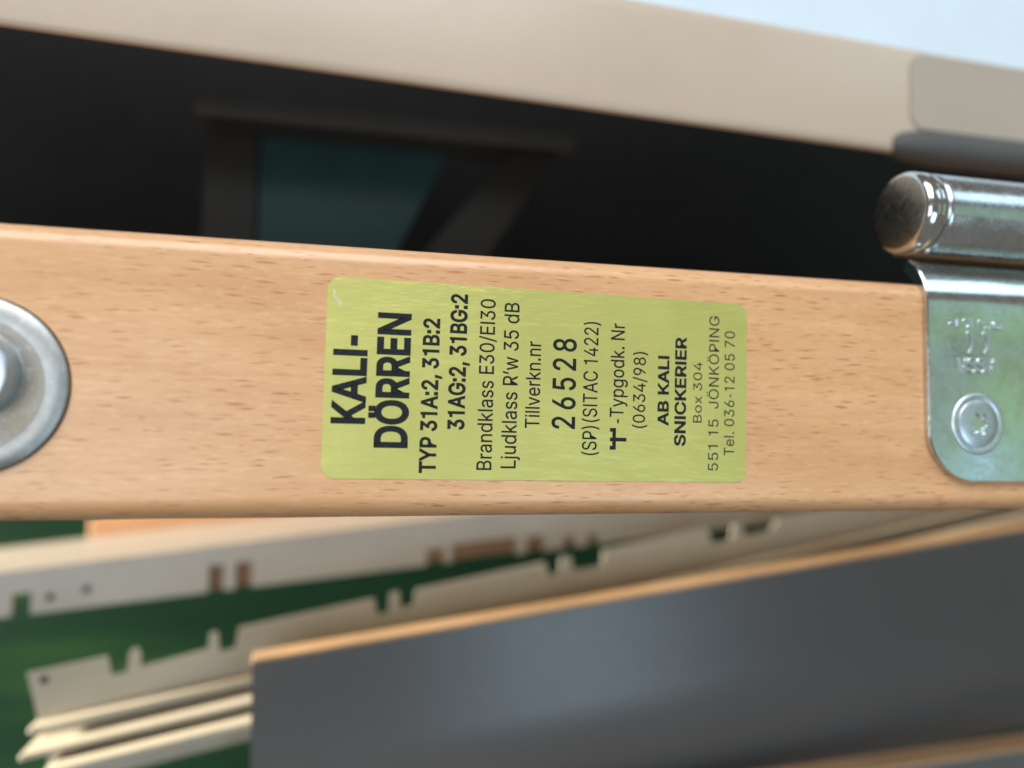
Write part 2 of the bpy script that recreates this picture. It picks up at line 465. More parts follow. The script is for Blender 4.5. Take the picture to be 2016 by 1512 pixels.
# ================================================================== the security bolt
t = thing('security_bolt', 'round zinc plated bolt plate with raised pin on the beech edge', 'bolt', (-82, -2.2, 0))
mesh_obj('washer_plate', *lathe([(12.3, -1.5), (12.3, 0.55), (12.05, 0.80), (9.6, 0.72), (8.9, 0.60), (6.6, 0.50)], (-82, -2.2, 0), n=96), MAT['zinc_dull'], t, smooth=50)
mesh_obj('pin', *lathe([(6.3, 0.52), (6.05, 0.75), (5.95, 1.0), (5.95, 4.2), (5.8, 4.45), (5.35, 4.85), (5.15, 4.9)], (-81.5, -0.75, 0), n=72), MAT['pin'], t, smooth=25)
mesh_obj('stained_ring', *lathe([(9.3, 0.64), (9.25, 0.70), (8.6, 0.66), (6.0, 0.58)], (-82, -2.2, 0), n=96), MAT['zinc_brown'], t, smooth=50)
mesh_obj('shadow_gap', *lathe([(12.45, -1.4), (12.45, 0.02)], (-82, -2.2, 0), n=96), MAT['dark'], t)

# ================================================================== the hinge
t = thing('hinge', 'zinc plated steel hinge with barrel and stamped leaf at the right', 'hinge', (110, 10, 0))
# leaf: flat plate with a rounded lower corner, upper end curling back under the barrel
ZL = 1.3; TH = 2.4
cr = 9.5
x_left = 71.0
x_right = 150.0
def leaf_x(y):                               # left outline as a function of y
    if y < -15.3 + cr:
        d = (-15.3 + cr) - y
        return x_left + cr - math.sqrt(max(0.0, cr * cr - d * d))
    return x_left
path = []                                     # (y, z, normal angle)
ys = [-15.3 + cr * (1 - math.cos(math.radians(a))) for a in range(0, 91, 6)]
for y in ys: path.append((y, ZL, 90.0))
for y in (-2, 4, 10, 17.2): path.append((y, ZL, 90.0))
cy, cz, cr2 = 17.2, ZL - 10.5, 10.5            # bends away from the viewer
for a in range(8, 57, 8): path.append((cy + cr2 * math.sin(math.radians(a)), cz + cr2 * math.cos(math.radians(a)), 90 - a))
v = []; f = []
n = len(path)
for (y, z, an) in path:
    ny, nz = math.cos(math.radians(an)), math.sin(math.radians(an))
    xl = leaf_x(y)
    v += [(xl + 0.25, y, z), (x_right, y, z), (xl, y - ny * 0.25, z - nz * 0.25), (xl, y - ny * TH, z - nz * TH), (x_right, y - ny * TH, z - nz * TH)]
for k in range(n - 1):
    a, b = 5 * k, 5 * k + 5
    f += [(a, a + 1, b + 1, b), (a, b, b + 2, a + 2), (a + 2, b + 2, b + 3, a + 3), (a + 3, b + 3, b + 4, a + 4), (a + 1, a + 4, b + 4, b + 1)]
f += [(0, 2, 3, 4, 1), (5 * n - 5, 5 * n - 4, 5 * n - 1, 5 * n - 2, 5 * n - 3)]
leaf = mesh_obj('door_leaf', v, f, MAT['zinc'], t, smooth=40)

YB, ZB, RB = 34.5, -3.0, 7.6
mesh_obj('barrel', *lathe([(6.9, 4.6), (7.3, 4.7), (RB - 0.05, 5.1), (RB, 5.6), (RB, 80)], (68.6, YB, ZB), 'x', 96), MAT['zinc_barrel'], t, smooth=40)
cp = mesh_obj('barrel_cap', *lathe([(6.6, 0.0), (7.2, 0.25), (7.6, 0.9), (7.65, 2.2), (7.35, 2.5), (7.35, 2.75), (7.65, 3.0), (7.65, 3.9), (7.4, 4.25), (7.0, 4.5)], (68.7, YB, ZB), 'x', 96), MAT['zinc'], t, smooth=40)
mesh_obj('cap_face', *lathe([(6.55, -0.06), (6.7, 0.0), (6.75, 0.2)], (68.7, YB, ZB), 'x', 96), MAT['cap'], cp, smooth=30)
# neck: the leaf's end wraps round the back of the barrel
prof = []
for a in range(-10, 41, 10): prof.append((YB + (RB + 0.02) * math.sin(math.radians(a + 180)) * 1.0, ZB - (RB - 0.3) * math.cos(math.radians(a)) ))
outer = [(YB + (RB + 2.2) * math.sin(math.radians(a + 180)), ZB - (RB + 2.2) * math.cos(math.radians(a))) for a in range(40, -11, -10)]
mesh_obj('knuckle_wrap', *sweep_x(prof + outer, 73.6, x_right), MAT['zinc'], t, smooth=40)

# countersunk screw with a star socket
star = lambda a: 1.75 + 0.40 * math.cos(6 * a + 0.4)
SX, SY = 81.5, -4.9
sc = mesh_obj('screw', *lathe([(5.2, 1.10), (4.45, 1.12), (4.25, 1.50), (3.9, 1.62), (2.6, 1.74), (star, 1.76), (lambda a: star(a) * 0.93, 0.9)], (SX, SY, 0), n=96), MAT['pin'], t, smooth=35)
mesh_obj('socket', *lathe([(lambda a: star(a) * 0.90, 0.92), (lambda a: star(a) * 0.90, 0.96)], (SX, SY, 0), n=96), MAT['dimmer'], sc)
mesh_obj('countersink', *lathe([(4.5, 1.24), (5.25, 1.58), (5.6, 1.42), (5.75, 1.24)], (SX, SY, 0), n=72, cap=False), MAT['pin'], sc, smooth=60)

# ---------------------------------------------------------------- lettering
GLYPH = {
' ': (188, ''),
'(': (273, '89,207 101,324 132,441 177,539 236,539 191,428 161,313 151,207 160,115 188,16 236,-96 177,-96 156,-59 139,-21 124,16 111,55 102,93 95,131 90,169'),
')': (273, '37,-96 86,18 113,116 122,207 112,313 82,428 37,539 97,539 142,441 173,323 184,207 183,168 178,130 171,92 161,53 149,15 134,-22 117,-59 97,-96'),
',': (188, '38,-119 68,71 137,71 84,-119'),
'-': (300, '225,225 225,169 75,169 75,225'),
'.': (188, '52,0 52,84 136,84 136,0'),
'/': (249, '235,533 71,-76 14,-76 178,533'),
'0': (453, '227,-7 191,-3 158,7 130,24 105,48 85,77 69,113 60,144 53,178 49,214 48,254 49,294 53,330 60,364 69,395 85,431 106,461 130,484 159,502 191,512 227,516 262,512 295,502 323,484 348,461 368,431 384,395 393,364 400,330 404,294 405,254 404,214 400,178 393,144 384,113 368,77 348,48 323,24 295,7 263,-3|227,50 250,52 271,60 290,74 306,92 320,116 330,144 338,176 342,213 344,254 342,295 338,332 330,365 320,393 306,416 290,435 271,449 250,457 227,460 203,457 182,449 163,435 147,416 134,393 123,365 115,332 111,295 109,254 111,213 115,176 123,144 134,116 147,92 163,74 182,60 203,52'),
'1': (400, '256,509 256,0 192,0 192,400 70,400 70,446 110,449 145,456 172,470 190,490 200,509'),
'2': (453, '64,0 64,47 234,229 282,282 311,327 320,371 317,397 308,419 293,436 273,449 224,460 205,458 188,454 172,447 153,433 139,413 132,398 128,381 127,362 66,362 68,391 75,418 86,442 102,464 121,482 143,496 168,507 196,513 225,516 254,513 281,507 306,497 328,482 346,465 361,445 372,423 379,398 381,372 371,318 336,259 267,180 153,60 153,57 389,57 389,0'),
'3': (453, '218,-7 188,-5 159,1 133,10 108,22 88,38 70,57 57,79 48,104 44,132 109,132 115,107 126,87 144,71 165,59 219,50 275,61 291,69 304,80 315,93 323,108 328,125 329,145 328,163 323,180 316,196 306,211 292,223 275,234 254,241 229,246 201,248 157,248 157,299 288,448 288,452 70,452 70,509 372,509 372,461 211,278 211,289 247,290 279,286 308,276 333,262 354,244 371,222 383,198 391,173 393,145 390,116 383,90 370,66 354,45 333,27 309,12 281,2 251,-5'),
'4': (453, '40,105 40,158 247,509 311,509 109,166 109,163 413,163 413,105|282,0 282,121 282,146 282,318 343,318 343,0'),
'5': (453, '221,-7 192,-5 165,1 140,11 118,25 99,41 83,60 71,82 63,105 60,130 122,130 127,108 138,89 173,60 221,50 241,51 259,56 276,64 291,75 304,89 314,104 322,122 326,141 328,162 326,183 321,203 314,221 303,237 290,251 275,262 257,270 238,275 218,277 167,268 128,246 67,253 96,509 366,509 366,452 151,452 134,301 136,301 178,325 229,334 252,332 274,328 294,321 313,311 330,299 345,285 358,269 370,251 379,231 386,210 390,187 391,163 388,132 381,102 369,76 352,52 332,32 309,15 282,3 253,-4'),
'6': (453, '226,-7 196,-4 168,3 142,15 119,31 100,51 84,74 73,101 66,130 64,162 65,187 71,212 80,239 137,340 252,509 322,509 151,261 145,261 165,288 196,307 235,314 265,312 291,305 316,295 337,280 355,262 370,240 380,215 387,187 389,157 387,127 379,98 368,73 352,50 333,30 310,14 284,3 257,-4|226,48 245,50 263,55 279,63 293,73 304,86 314,101 322,119 326,137 327,157 326,178 322,196 314,213 304,228 293,241 279,251 263,259 245,264 226,265 207,264 190,259 174,252 160,241 148,229 138,214 131,197 126,179 125,158 126,138 131,119 138,102 148,86 160,73 174,63 190,55 207,50'),
'7': (453, '97,0 323,448 323,452 62,452 62,509 391,509 391,449 165,0'),
'8': (453, '226,-7 193,-5 163,1 136,11 111,25 91,42 74,62 62,84 54,109 52,135 53,156 58,176 65,195 75,212 87,228 101,241 117,252 134,260 153,265 153,267 129,276 109,289 93,308 80,330 73,354 70,380 73,405 79,429 90,450 106,469 124,485 146,498 170,508 197,514 226,516 255,514 282,508 306,498 328,485 346,469 361,450 373,429 379,405 382,380 379,354 372,330 359,308 343,289 323,276 300,267 300,265 319,260 335,252 351,241 365,228 377,212 387,195 395,176 399,156 401,135 398,109 391,84 378,62 362,42 341,25 317,11 289,1 259,-5|226,49 248,50 267,54 285,60 307,74 323,91 333,113 337,139 335,157 330,173 322,189 312,202 298,213 283,223 265,230 247,234 226,235 206,234 187,230 169,223 154,213 140,202 130,189 122,173 117,157 115,139 119,113 129,91 145,74 167,60 185,54 205,50|226,290 274,300 293,313 307,330 316,351 319,376 316,399 308,420 294,437 275,449 226,460 177,449 159,437 145,420 136,399 133,376 136,351 145,330 159,313 178,300'),
'9': (453, '226,516 256,513 285,506 310,494 333,478 352,458 368,434 380,408 387,378 389,347 387,322 382,296 373,270 315,168 200,0 130,0 301,248 307,248 287,221 257,202 218,195 188,197 161,203 137,214 116,229 98,247 83,269 72,294 66,321 64,352 66,382 73,411 85,436 101,459 120,479 143,494 168,506 196,513|226,460 207,459 190,454 174,446 160,435 148,423 138,407 131,390 127,372 125,352 127,331 131,313 138,295 148,280 160,268 174,257 190,250 207,245 226,243 245,245 263,249 279,257 293,267 305,280 314,295 322,312 326,330 327,350 326,371 322,390 314,407 305,422 293,435 279,446 263,454 245,459'),
':': (188, '52,0 52,84 136,84 136,0|52,290 52,374 136,374 136,290'),
'A': (480, '16,0 201,509 276,509 463,0 395,0 287,302 264,372 232,478 245,478 213,371 191,302 85,0|110,142 110,199 370,199 370,142'),
'B': (456, '60,0 60,509 241,509 274,507 304,501 329,491 350,477 367,461 381,442 390,421 396,398 398,374 397,353 393,336 387,320 356,286 315,267 315,262 331,260 347,254 363,245 378,234 391,220 402,203 411,184 416,161 418,136 416,111 410,88 400,67 386,48 368,31 344,18 317,8 284,2 247,0|125,57 245,57 281,60 309,67 330,80 344,96 353,115 355,137 352,161 342,184 333,197 320,209 306,218 289,225 269,229 248,231 125,231|125,285 238,285 288,296 308,309 323,326 333,348 336,372 333,393 326,412 313,429 294,442 270,449 240,452 125,452'),
'C': (510, '267,-7 235,-5 205,1 177,11 150,25 126,42 104,63 86,88 70,115 57,146 48,179 42,215 40,254 42,293 48,329 57,362 70,393 86,421 104,445 126,466 150,484 177,498 205,508 235,514 267,516 340,504 362,496 383,485 402,471 419,456 435,438 448,418 459,397 467,373 473,348 408,348 389,395 357,428 315,449 267,456 237,453 209,445 184,432 161,414 141,391 125,364 113,332 106,295 103,254 106,213 113,177 125,145 141,117 161,94 184,76 210,63 237,56 267,53 315,60 357,81 389,114 408,160 473,160 467,135 459,112 448,91 435,71 420,53 402,38 383,24 363,13 341,5 317,-2 293,-6'),
'D': (502, '219,0 96,0 96,57 215,57 254,60 288,68 318,81 343,99 363,122 379,149 390,181 397,216 399,255 397,294 390,329 379,361 364,388 344,410 320,428 291,441 258,449 221,452 93,452 93,509 225,509 261,507 294,501 325,492 353,478 385,455 412,426 433,391 446,361 455,329 460,293 462,255 460,217 455,181 446,149 433,119 417,92 398,68 376,48 351,31 322,17 291,8 256,2|125,509 125,0 60,0 60,509'),
'E': (419, '60,0 60,509 372,509 372,452 125,452 125,286 355,286 355,229 125,229 125,57 375,57 375,0'),
'G': (520, '269,-7 236,-5 205,1 176,11 149,25 125,43 104,64 85,88 69,116 57,146 47,179 42,215 40,254 42,293 47,329 57,362 69,393 85,421 103,445 125,466 149,484 175,498 203,508 233,514 265,516 291,514 316,510 340,504 363,494 384,483 403,469 421,453 436,436 449,416 460,395 468,373 474,349 408,349 387,393 356,427 315,448 265,456 236,453 209,445 183,432 160,414 141,392 125,364 113,332 106,295 103,254 106,213 113,177 125,145 141,117 161,95 184,76 210,63 238,56 269,53 296,55 322,61 345,71 365,85 382,102 396,123 407,147 413,173 415,202 434,199 283,199 283,256 478,256 478,200 475,160 466,124 451,91 431,62 406,38 377,19 344,5 308,-4'),
'H': (517, '60,0 60,509 125,509 125,289 392,289 392,509 457,509 457,0 392,0 392,232 125,232 125,0'),
'I': (185, '60,0 60,509 125,509 125,0'),
'J': (396, '185,-7 143,-2 106,11 75,33 57,55 44,81 36,111 33,145 33,173 98,173 98,145 100,117 108,93 122,74 139,61 160,53 185,50 209,53 230,61 248,74 261,93 269,117 272,145 272,509 336,509 336,145 334,111 326,81 313,55 294,33 263,11 227,-2'),
'K': (467, '104,145 104,216 139,261 174,303 212,344 364,509 448,509 231,276 228,276|60,0 60,509 125,509 125,334 124,225 125,193 125,0|372,0 188,259 228,309 449,0'),
'L': (393, '60,0 60,509 125,509 125,57 361,57 361,0'),
'N': (523, '60,0 60,509 136,509 343,183 363,151 388,107 414,55 405,54 401,108 399,157 399,195 399,509 463,509 463,0 387,0 202,290 177,331 148,381 108,452 119,454 122,384 124,328 125,291 125,0'),
'P': (445, '60,0 60,509 235,509 272,506 305,499 332,487 356,471 375,452 390,430 400,404 407,377 409,348 407,318 400,291 390,265 375,243 356,223 332,207 305,195 272,188 235,186 109,186 109,242 233,242 257,244 279,248 297,256 312,266 324,279 333,294 339,310 343,328 344,348 343,367 339,385 333,402 324,416 312,428 297,439 279,446 257,451 232,452 125,452 125,0'),
'R': (449, '60,0 60,509 236,509 273,506 305,500 333,489 356,473 376,455 390,433 401,408 407,381 409,352 407,323 401,296 390,271 376,250 356,232 333,217 305,206 273,200 236,198 96,198 96,255 234,255 258,256 280,260 298,267 319,281 334,300 340,316 344,333 345,352 344,371 340,389 334,405 325,419 313,430 298,440 279,446 258,451 233,452 125,452 125,0|353,0 230,229 303,229 428,0'),
'S': (447, '224,-9 188,-7 156,-1 128,9 102,23 81,40 64,60 51,83 42,109 38,137 104,137 108,118 114,102 123,88 136,76 150,66 166,59 224,49 246,50 267,54 286,60 303,69 317,79 329,92 338,106 344,122 346,139 342,161 332,179 296,205 245,222 184,239 145,253 112,269 86,289 67,313 56,341 52,372 54,400 62,425 75,448 92,468 113,484 138,498 165,508 195,514 227,516 259,514 289,508 316,498 340,484 360,468 377,449 390,427 398,403 401,378 337,378 332,402 320,421 302,437 280,449 254,456 225,459 204,457 185,454 167,448 145,435 129,418 118,398 115,376 119,352 131,334 169,308 212,293 264,279 312,264 359,238 395,198 402,180 407,161 408,139 406,112 399,87 386,64 370,43 349,25 323,11 294,0 261,-7'),
'T': (449, '32,452 32,509 417,509 417,452 257,452 257,0 193,0 193,452'),
'Y': (472, '203,0 203,208 16,509 91,509 192,344 222,292 250,230 224,230 251,293 280,344 381,509 455,509 268,208 268,0'),
'a': (389, '160,-9 137,-7 115,-3 94,5 76,15 60,29 48,45 38,63 32,84 30,108 32,128 36,146 43,161 58,179 78,193 125,211 178,220 234,227 265,235 273,243 276,255 276,257 267,297 240,322 196,331 149,322 118,301 100,274 41,291 51,313 64,331 79,346 95,358 114,368 133,375 194,384 239,379 286,360 300,350 312,336 322,320 330,301 335,278 337,251 337,0 277,0 277,52 272,52 252,25 215,1|170,45 192,47 211,51 228,59 248,74 263,93 272,115 276,138 276,190 259,182 231,176 200,171 175,168 134,159 103,139 95,124 92,105 102,72 130,52'),
'd': (424, '195,-8 165,-6 137,3 111,16 89,34 70,57 55,84 43,116 36,151 34,189 36,227 43,261 55,293 70,320 89,342 112,361 137,374 165,382 196,384 218,383 237,379 253,373 287,346 306,319 311,319 311,509 372,509 372,0 313,0 313,59 307,59 287,31 252,4 236,-3 217,-7|205,47 226,49 246,55 263,65 278,78 290,95 299,115 306,138 310,162 312,189 310,216 306,241 300,263 290,282 278,299 263,312 246,322 227,328 205,330 182,328 162,322 145,311 130,298 118,281 108,261 102,239 98,215 96,189 98,163 102,139 109,117 118,97 130,80 145,66 162,55 182,49'),
'e': (404, '212,-8 177,-5 145,3 117,16 92,35 72,58 56,85 44,116 37,150 34,187 36,224 44,258 55,290 71,317 91,340 115,359 142,373 172,382 205,384 266,374 285,366 303,355 319,341 334,324 347,305 357,282 365,256 370,227 371,194 371,169 75,169 75,221 338,221 310,202 308,226 304,248 298,269 288,286 277,301 263,314 246,323 227,328 205,330 183,328 164,323 146,313 131,301 119,286 109,270 102,251 97,231 96,211 96,178 98,151 102,127 110,106 121,88 135,73 151,61 169,53 190,48 212,46 254,53 285,73 306,105 365,91 358,72 348,55 335,39 320,26 302,14 283,4 261,-3 237,-7'),
'g': (425, '207,-151 180,-149 156,-146 134,-140 82,-110 51,-69 101,-41 122,-66 154,-88 207,-97 236,-95 261,-87 282,-75 298,-58 308,-34 311,-6 311,68 306,68 287,41 252,16 236,10 217,6 195,5 165,7 138,14 113,27 90,43 71,65 55,90 43,120 36,154 34,191 36,229 43,263 55,293 71,320 90,342 112,361 138,374 166,382 196,384 218,383 237,379 253,373 288,346 308,319 313,319 313,379 372,379 372,-9 370,-40 363,-67 350,-90 334,-109 314,-124 291,-136 265,-144 237,-149|205,59 227,61 246,66 264,75 278,87 290,103 300,121 307,142 311,166 312,193 311,219 307,242 300,264 291,283 279,299 264,312 247,322 227,328 205,330 182,328 163,322 145,312 130,298 118,282 109,262 102,241 98,218 96,193 98,167 102,144 109,123 118,104 131,88 145,76 163,66 183,61'),
'i': (167, '53,0 53,379 114,379 114,0|53,443 53,509 114,509 114,443'),
'j': (167, '53,379 114,379 114,-30 112,-52 108,-72 102,-90 92,-106 80,-119 65,-129 47,-137 27,-141 4,-143 -10,-143 -10,-87 2,-87 25,-83 40,-72 50,-54 53,-29|53,443 53,509 114,509 114,443'),
'k': (381, '110,137 110,212 121,212 284,379 360,379 184,199 177,199|53,0 53,509 114,509 114,0|294,0 148,186 191,229 372,0'),
'l': (167, '53,0 53,509 114,509 114,0'),
'n': (410, '114,227 114,0 53,0 53,379 112,379 112,287 102,287 116,319 132,344 152,362 175,374 200,382 227,384 252,383 275,377 295,369 313,356 328,340 341,321 350,298 355,271 357,240 357,0 296,0 296,235 293,263 286,286 273,304 256,318 235,326 210,329 192,328 176,324 161,317 141,303 126,283 119,266 115,248'),
'o': (415, '207,-8 174,-5 144,3 117,16 93,35 72,58 56,85 44,116 37,150 34,187 37,225 44,260 56,291 72,318 93,341 117,360 144,374 174,382 207,384 241,382 271,374 299,360 323,341 343,318 359,291 371,260 379,225 381,187 379,150 371,116 359,85 343,58 323,35 299,16 271,3 241,-5|207,46 231,49 252,55 270,66 285,80 298,97 307,117 314,139 318,163 319,187 318,212 314,236 307,258 298,278 285,296 270,310 252,321 231,328 207,330 184,328 163,321 145,310 130,296 118,278 108,258 102,236 98,212 96,187 98,163 102,139 108,117 118,97 130,80 145,66 163,55 184,49'),
'p': (424, '53,-143 53,379 112,379 112,319 118,319 137,346 171,373 188,379 207,383 229,384 259,382 287,374 313,361 335,342 354,320 370,293 381,261 388,227 390,189 388,151 381,116 370,84 355,57 336,34 313,16 288,3 260,-6 229,-8 208,-7 189,-3 173,4 138,31 118,59 114,59 114,-143|220,47 242,49 262,55 279,66 294,80 306,97 316,117 323,139 327,163 328,189 327,215 323,239 316,261 307,281 295,298 280,311 262,322 243,328 220,330 198,328 178,322 161,312 147,299 134,282 125,263 118,241 114,216 113,189 114,162 118,138 125,115 135,95 147,78 162,65 179,55 198,49'),
'r': (259, '53,0 53,379 112,379 112,321 115,321 124,339 137,354 152,367 171,377 191,383 213,385 229,384 243,384 243,322 230,324 207,326 182,323 159,315 140,301 126,284 117,262 114,237 114,0'),
's': (365, '182,-8 157,-7 133,-3 112,3 93,12 76,24 62,38 50,54 41,73 36,94 94,107 101,87 111,72 124,60 141,52 160,47 181,45 206,47 227,53 244,62 262,81 268,103 265,121 254,136 237,147 212,155 149,170 118,180 92,192 72,208 58,227 50,249 47,274 49,295 55,314 65,332 79,347 95,360 115,370 137,378 161,383 187,384 212,383 234,379 254,372 271,363 286,352 299,339 324,290 268,277 258,298 243,316 228,325 210,331 187,333 166,331 147,326 131,317 114,299 109,277 112,258 124,243 172,223 229,209 261,200 287,187 306,171 320,153 328,131 331,107 329,85 323,65 312,47 298,31 281,18 260,6 236,-2 210,-7'),
'u': (410, '182,-5 158,-3 135,2 115,11 97,23 82,39 69,59 60,82 54,109 53,139 53,379 114,379 114,144 116,117 124,94 137,75 154,61 175,53 200,50 218,51 234,55 249,62 268,77 283,97 290,113 295,132 296,153 296,379 357,379 357,0 298,0 298,92 307,92 294,60 277,35 257,17 234,5 209,-3'),
'v': (389, '163,0 17,379 84,379 165,155 187,87 206,21 184,21 203,87 224,155 305,379 371,379 226,0'),
'w': (567, '138,0 23,379 87,379 133,214 154,137 175,41 165,41 186,135 206,214 252,379 316,379 362,214 382,136 402,41 391,41 413,135 434,214 480,379 545,379 429,0 368,0 319,172 305,225 291,280 277,338 291,338 277,280 263,225 248,172 199,0'),
'x': (379, '21,0 171,218 171,171 29,379 100,379 147,306 179,253 207,206 175,206 202,253 233,306 282,379 352,379 209,169 209,214 358,0 287,0 231,85 200,136 173,182 205,182 178,136 148,85 91,0'),
'y': (389, '47,-139 61,-86 71,-87 104,-89 130,-74 151,-36 163,-1 17,379 84,379 165,155 187,87 206,21 184,21 202,87 224,155 305,379 371,379 204,-58 177,-107 139,-136 91,-145 65,-143'),
'Ö': (533, '267,-7 235,-5 205,1 177,11 150,25 126,42 105,63 86,88 70,115 57,146 48,179 42,215 40,254 42,293 48,329 57,362 70,393 86,421 105,445 126,466 150,484 177,498 205,508 235,514 267,516 299,514 329,508 357,498 384,484 408,466 429,445 448,421 464,393 477,362 486,329 491,293 493,254 491,215 486,179 477,146 464,115 448,88 429,63 408,42 384,25 357,11 329,1 299,-5|267,53 296,55 324,63 349,76 372,94 392,116 408,144 420,176 428,213 430,254 428,295 420,332 408,365 392,392 372,415 349,433 324,446 296,453 267,456 237,453 210,445 184,433 161,415 142,392 125,364 113,332 106,295 103,254 106,213 113,176 125,144 142,117 161,94 184,76 210,63 237,55|168,556 168,614 226,614 226,556|306,556 306,614 364,614 364,556'),
'’': (177, '52,318 82,509 151,509 98,318'),
}

def area2(p): return sum(p[i - 1][0] * p[i][1] - p[i][0] * p[i - 1][1] for i in range(len(p)))
def inside(q, p):
    r = False
    for i in range(len(p)):
        (ax, ay), (bx, by) = p[i - 1], p[i]
        if (ay > q[1]) != (by > q[1]) and q[0] < (bx - ax) * (q[1] - ay) / (by - ay) + ax: r = not r
    return r

def fill(loops):
    """flat filled shape from one outline and its holes"""
    c = bpy.data.curves.new('text', 'CURVE')
    c.dimensions = '2D'; c.fill_mode = 'BOTH'
    for loop in loops:
        sp = c.splines.new('POLY'); sp.points.add(len(loop) - 1)
        for q, (px, py) in zip(sp.points, loop): q.co = (px, py, 0, 1)
        sp.use_cyclic_u = True
    o = bpy.data.objects.new('text', c); COL.objects.link(o)
    bpy.context.view_layer.update()
    me = bpy.data.meshes.new_from_object(o.evaluated_get(bpy.context.evaluated_depsgraph_get()))
    vs_ = [(w.co.x, w.co.y) for w in me.vertices]; fs_ = [tuple(p.vertices) for p in me.polygons]
    bpy.data.objects.remove(o); bpy.data.curves.remove(c); bpy.data.meshes.remove(me)
    return vs_, fs_

FILLED = {}
def glyph(ch):
    if ch not in FILLED:
        adv, data = GLYPH[ch]
        loops = [[tuple(int(q) / 1000.0 for q in w.split(',')) for w in c.split()] for c in data.split('|')] if data else []
        outer = [p for p in loops if area2(p) < 0]; holes = [p for p in loops if area2(p) >= 0]
        FILLED[ch] = (adv / 1000.0, loops, [fill([p] + [h for h in holes if inside(h[0], p)]) for p in outer])
    return FILLED[ch]

def text_mesh(body, offset=0.0, spacing=1.0, wspace=1.0):
    """a line of letters; offset > 0 adds a band along the outlines for heavier strokes"""
    x = 0.0; V = []; F = []
    for ch in body:
        adv, loops, fills = glyph(ch)
        for k, (vs_, fs_) in enumerate(fills):
            b = len(V); V += [(x + q[0], q[1], 0.002 * k) for q in vs_]; F += [tuple(b + i for i in p) for p in fs_]
        if offset > 0:
            for p in loops:
                n = len(p); b = len(V)
                for i in range(n):
                    (ax, ay), (bx, by), (cx, cy) = p[i - 1], p[i], p[(i + 1) % n]
                    d1 = math.hypot(bx - ax, by - ay) or 1e-9; d2 = math.hypot(cx - bx, cy - by) or 1e-9
                    n1 = (-(by - ay) / d1, (bx - ax) / d1); n2 = (-(cy - by) / d2, (cx - bx) / d2)
                    mx, my = n1[0] + n2[0], n1[1] + n2[1]; L = math.hypot(mx, my) or 1e-9
                    mx /= L; my /= L
                    k = offset / max(0.6, mx * n1[0] + my * n1[1])
                    V += [(x + bx + mx * k, by + my * k, 0.006), (x + bx - mx * 0.01, by - my * 0.01, 0.006)]
                F += [(b + 2 * i, b + 2 * i + 1, b + 2 * ((i + 1) % n) + 1, b + 2 * ((i + 1) % n)) for i in range(n)]
        x += adv * (spacing if ch != ' ' else wspace)
    return V, F
def bounds(vs_, k): return min(w[k] for w in vs_), max(w[k] for w in vs_)
CAPH = bounds(text_mesh('H')[0], 1)[1]

# ---- stamped marks on the leaf (they read the other way up)
def stamped(body, x0, x1, y0, y1, h, parent):
    vv, ff = text_mesh(body)
    a, b = bounds(vv, 0); c, d = 0.0, CAPH
    low = [(x1 - (w[0] - a) / (b - a) * (x1 - x0), y1 - (w[1] - c) / (d - c) * (y1 - y0), ZL - 0.05) for w in vv]
    bm = bmesh.new(); vs2 = [bm.verts.new(q) for q in low]
    for q in ff:
        try: bm.faces.new([vs2[i] for i in q])
        except ValueError: pass
    bmesh.ops.remove_doubles(bm, verts=bm.verts, dist=1e-5)
    r = bmesh.ops.extrude_face_region(bm, geom=list(bm.faces))
    up = [g for g in r['geom'] if isinstance(g, bmesh.types.BMVert)]
    for q in up: q.co.z += h
    bm.verts.index_update()
    vv = [tuple(q.co) for q in bm.verts]; ff = [tuple(q.index for q in p.verts) for p in bm.faces]
    bm.free()
    return mesh_obj('stamped_mark', vv, ff, MAT['pin'], parent)
stamped('ASSA', 77.3, 85.4, 4.4, 7.2, 0.36, leaf)
def tube2d(pts, w, h):
    v = []; f = []
    for i, (x, y) in enumerate(pts):
        a = pts[max(0, i - 1)]; b = pts[min(len(pts) - 1, i + 1)]
        dx, dy = b[0] - a[0], b[1] - a[1]; L = math.hypot(dx, dy); nx, ny = -dy / L, dx / L
        k = w * (0.5 + 0.5 * math.sin(math.pi * (0.12 + 0.76 * i / (len(pts) - 1))))
        v += [(x + nx * k, y + ny * k, ZL - 0.03), (x + nx * k * 0.35, y + ny * k * 0.35, ZL + h), (x - nx * k * 0.35, y - ny * k * 0.35, ZL + h), (x - nx * k, y - ny * k, ZL - 0.03)]
    for i in range(len(pts) - 1):
        a, b = 4 * i, 4 * i + 4
        f += [(a, a + 1, b + 1, b), (a + 1, a + 2, b + 2, b + 1), (a + 2, a + 3, b + 3, b + 2), (a + 3, a, b, b + 3)]
    f += [(0, 1, 2, 3), (4 * len(pts) - 1, 4 * len(pts) - 2, 4 * len(pts) - 3, 4 * len(pts) - 4)]
    return v, f
for cx in (78.0, 81.5):
    mesh_obj('stamped_arc', *tube2d(arc(cx - 0.4, 9.95, 2.75, 47, -47, 14), 0.34, 0.34), MAT['pin'], leaf, smooth=30)
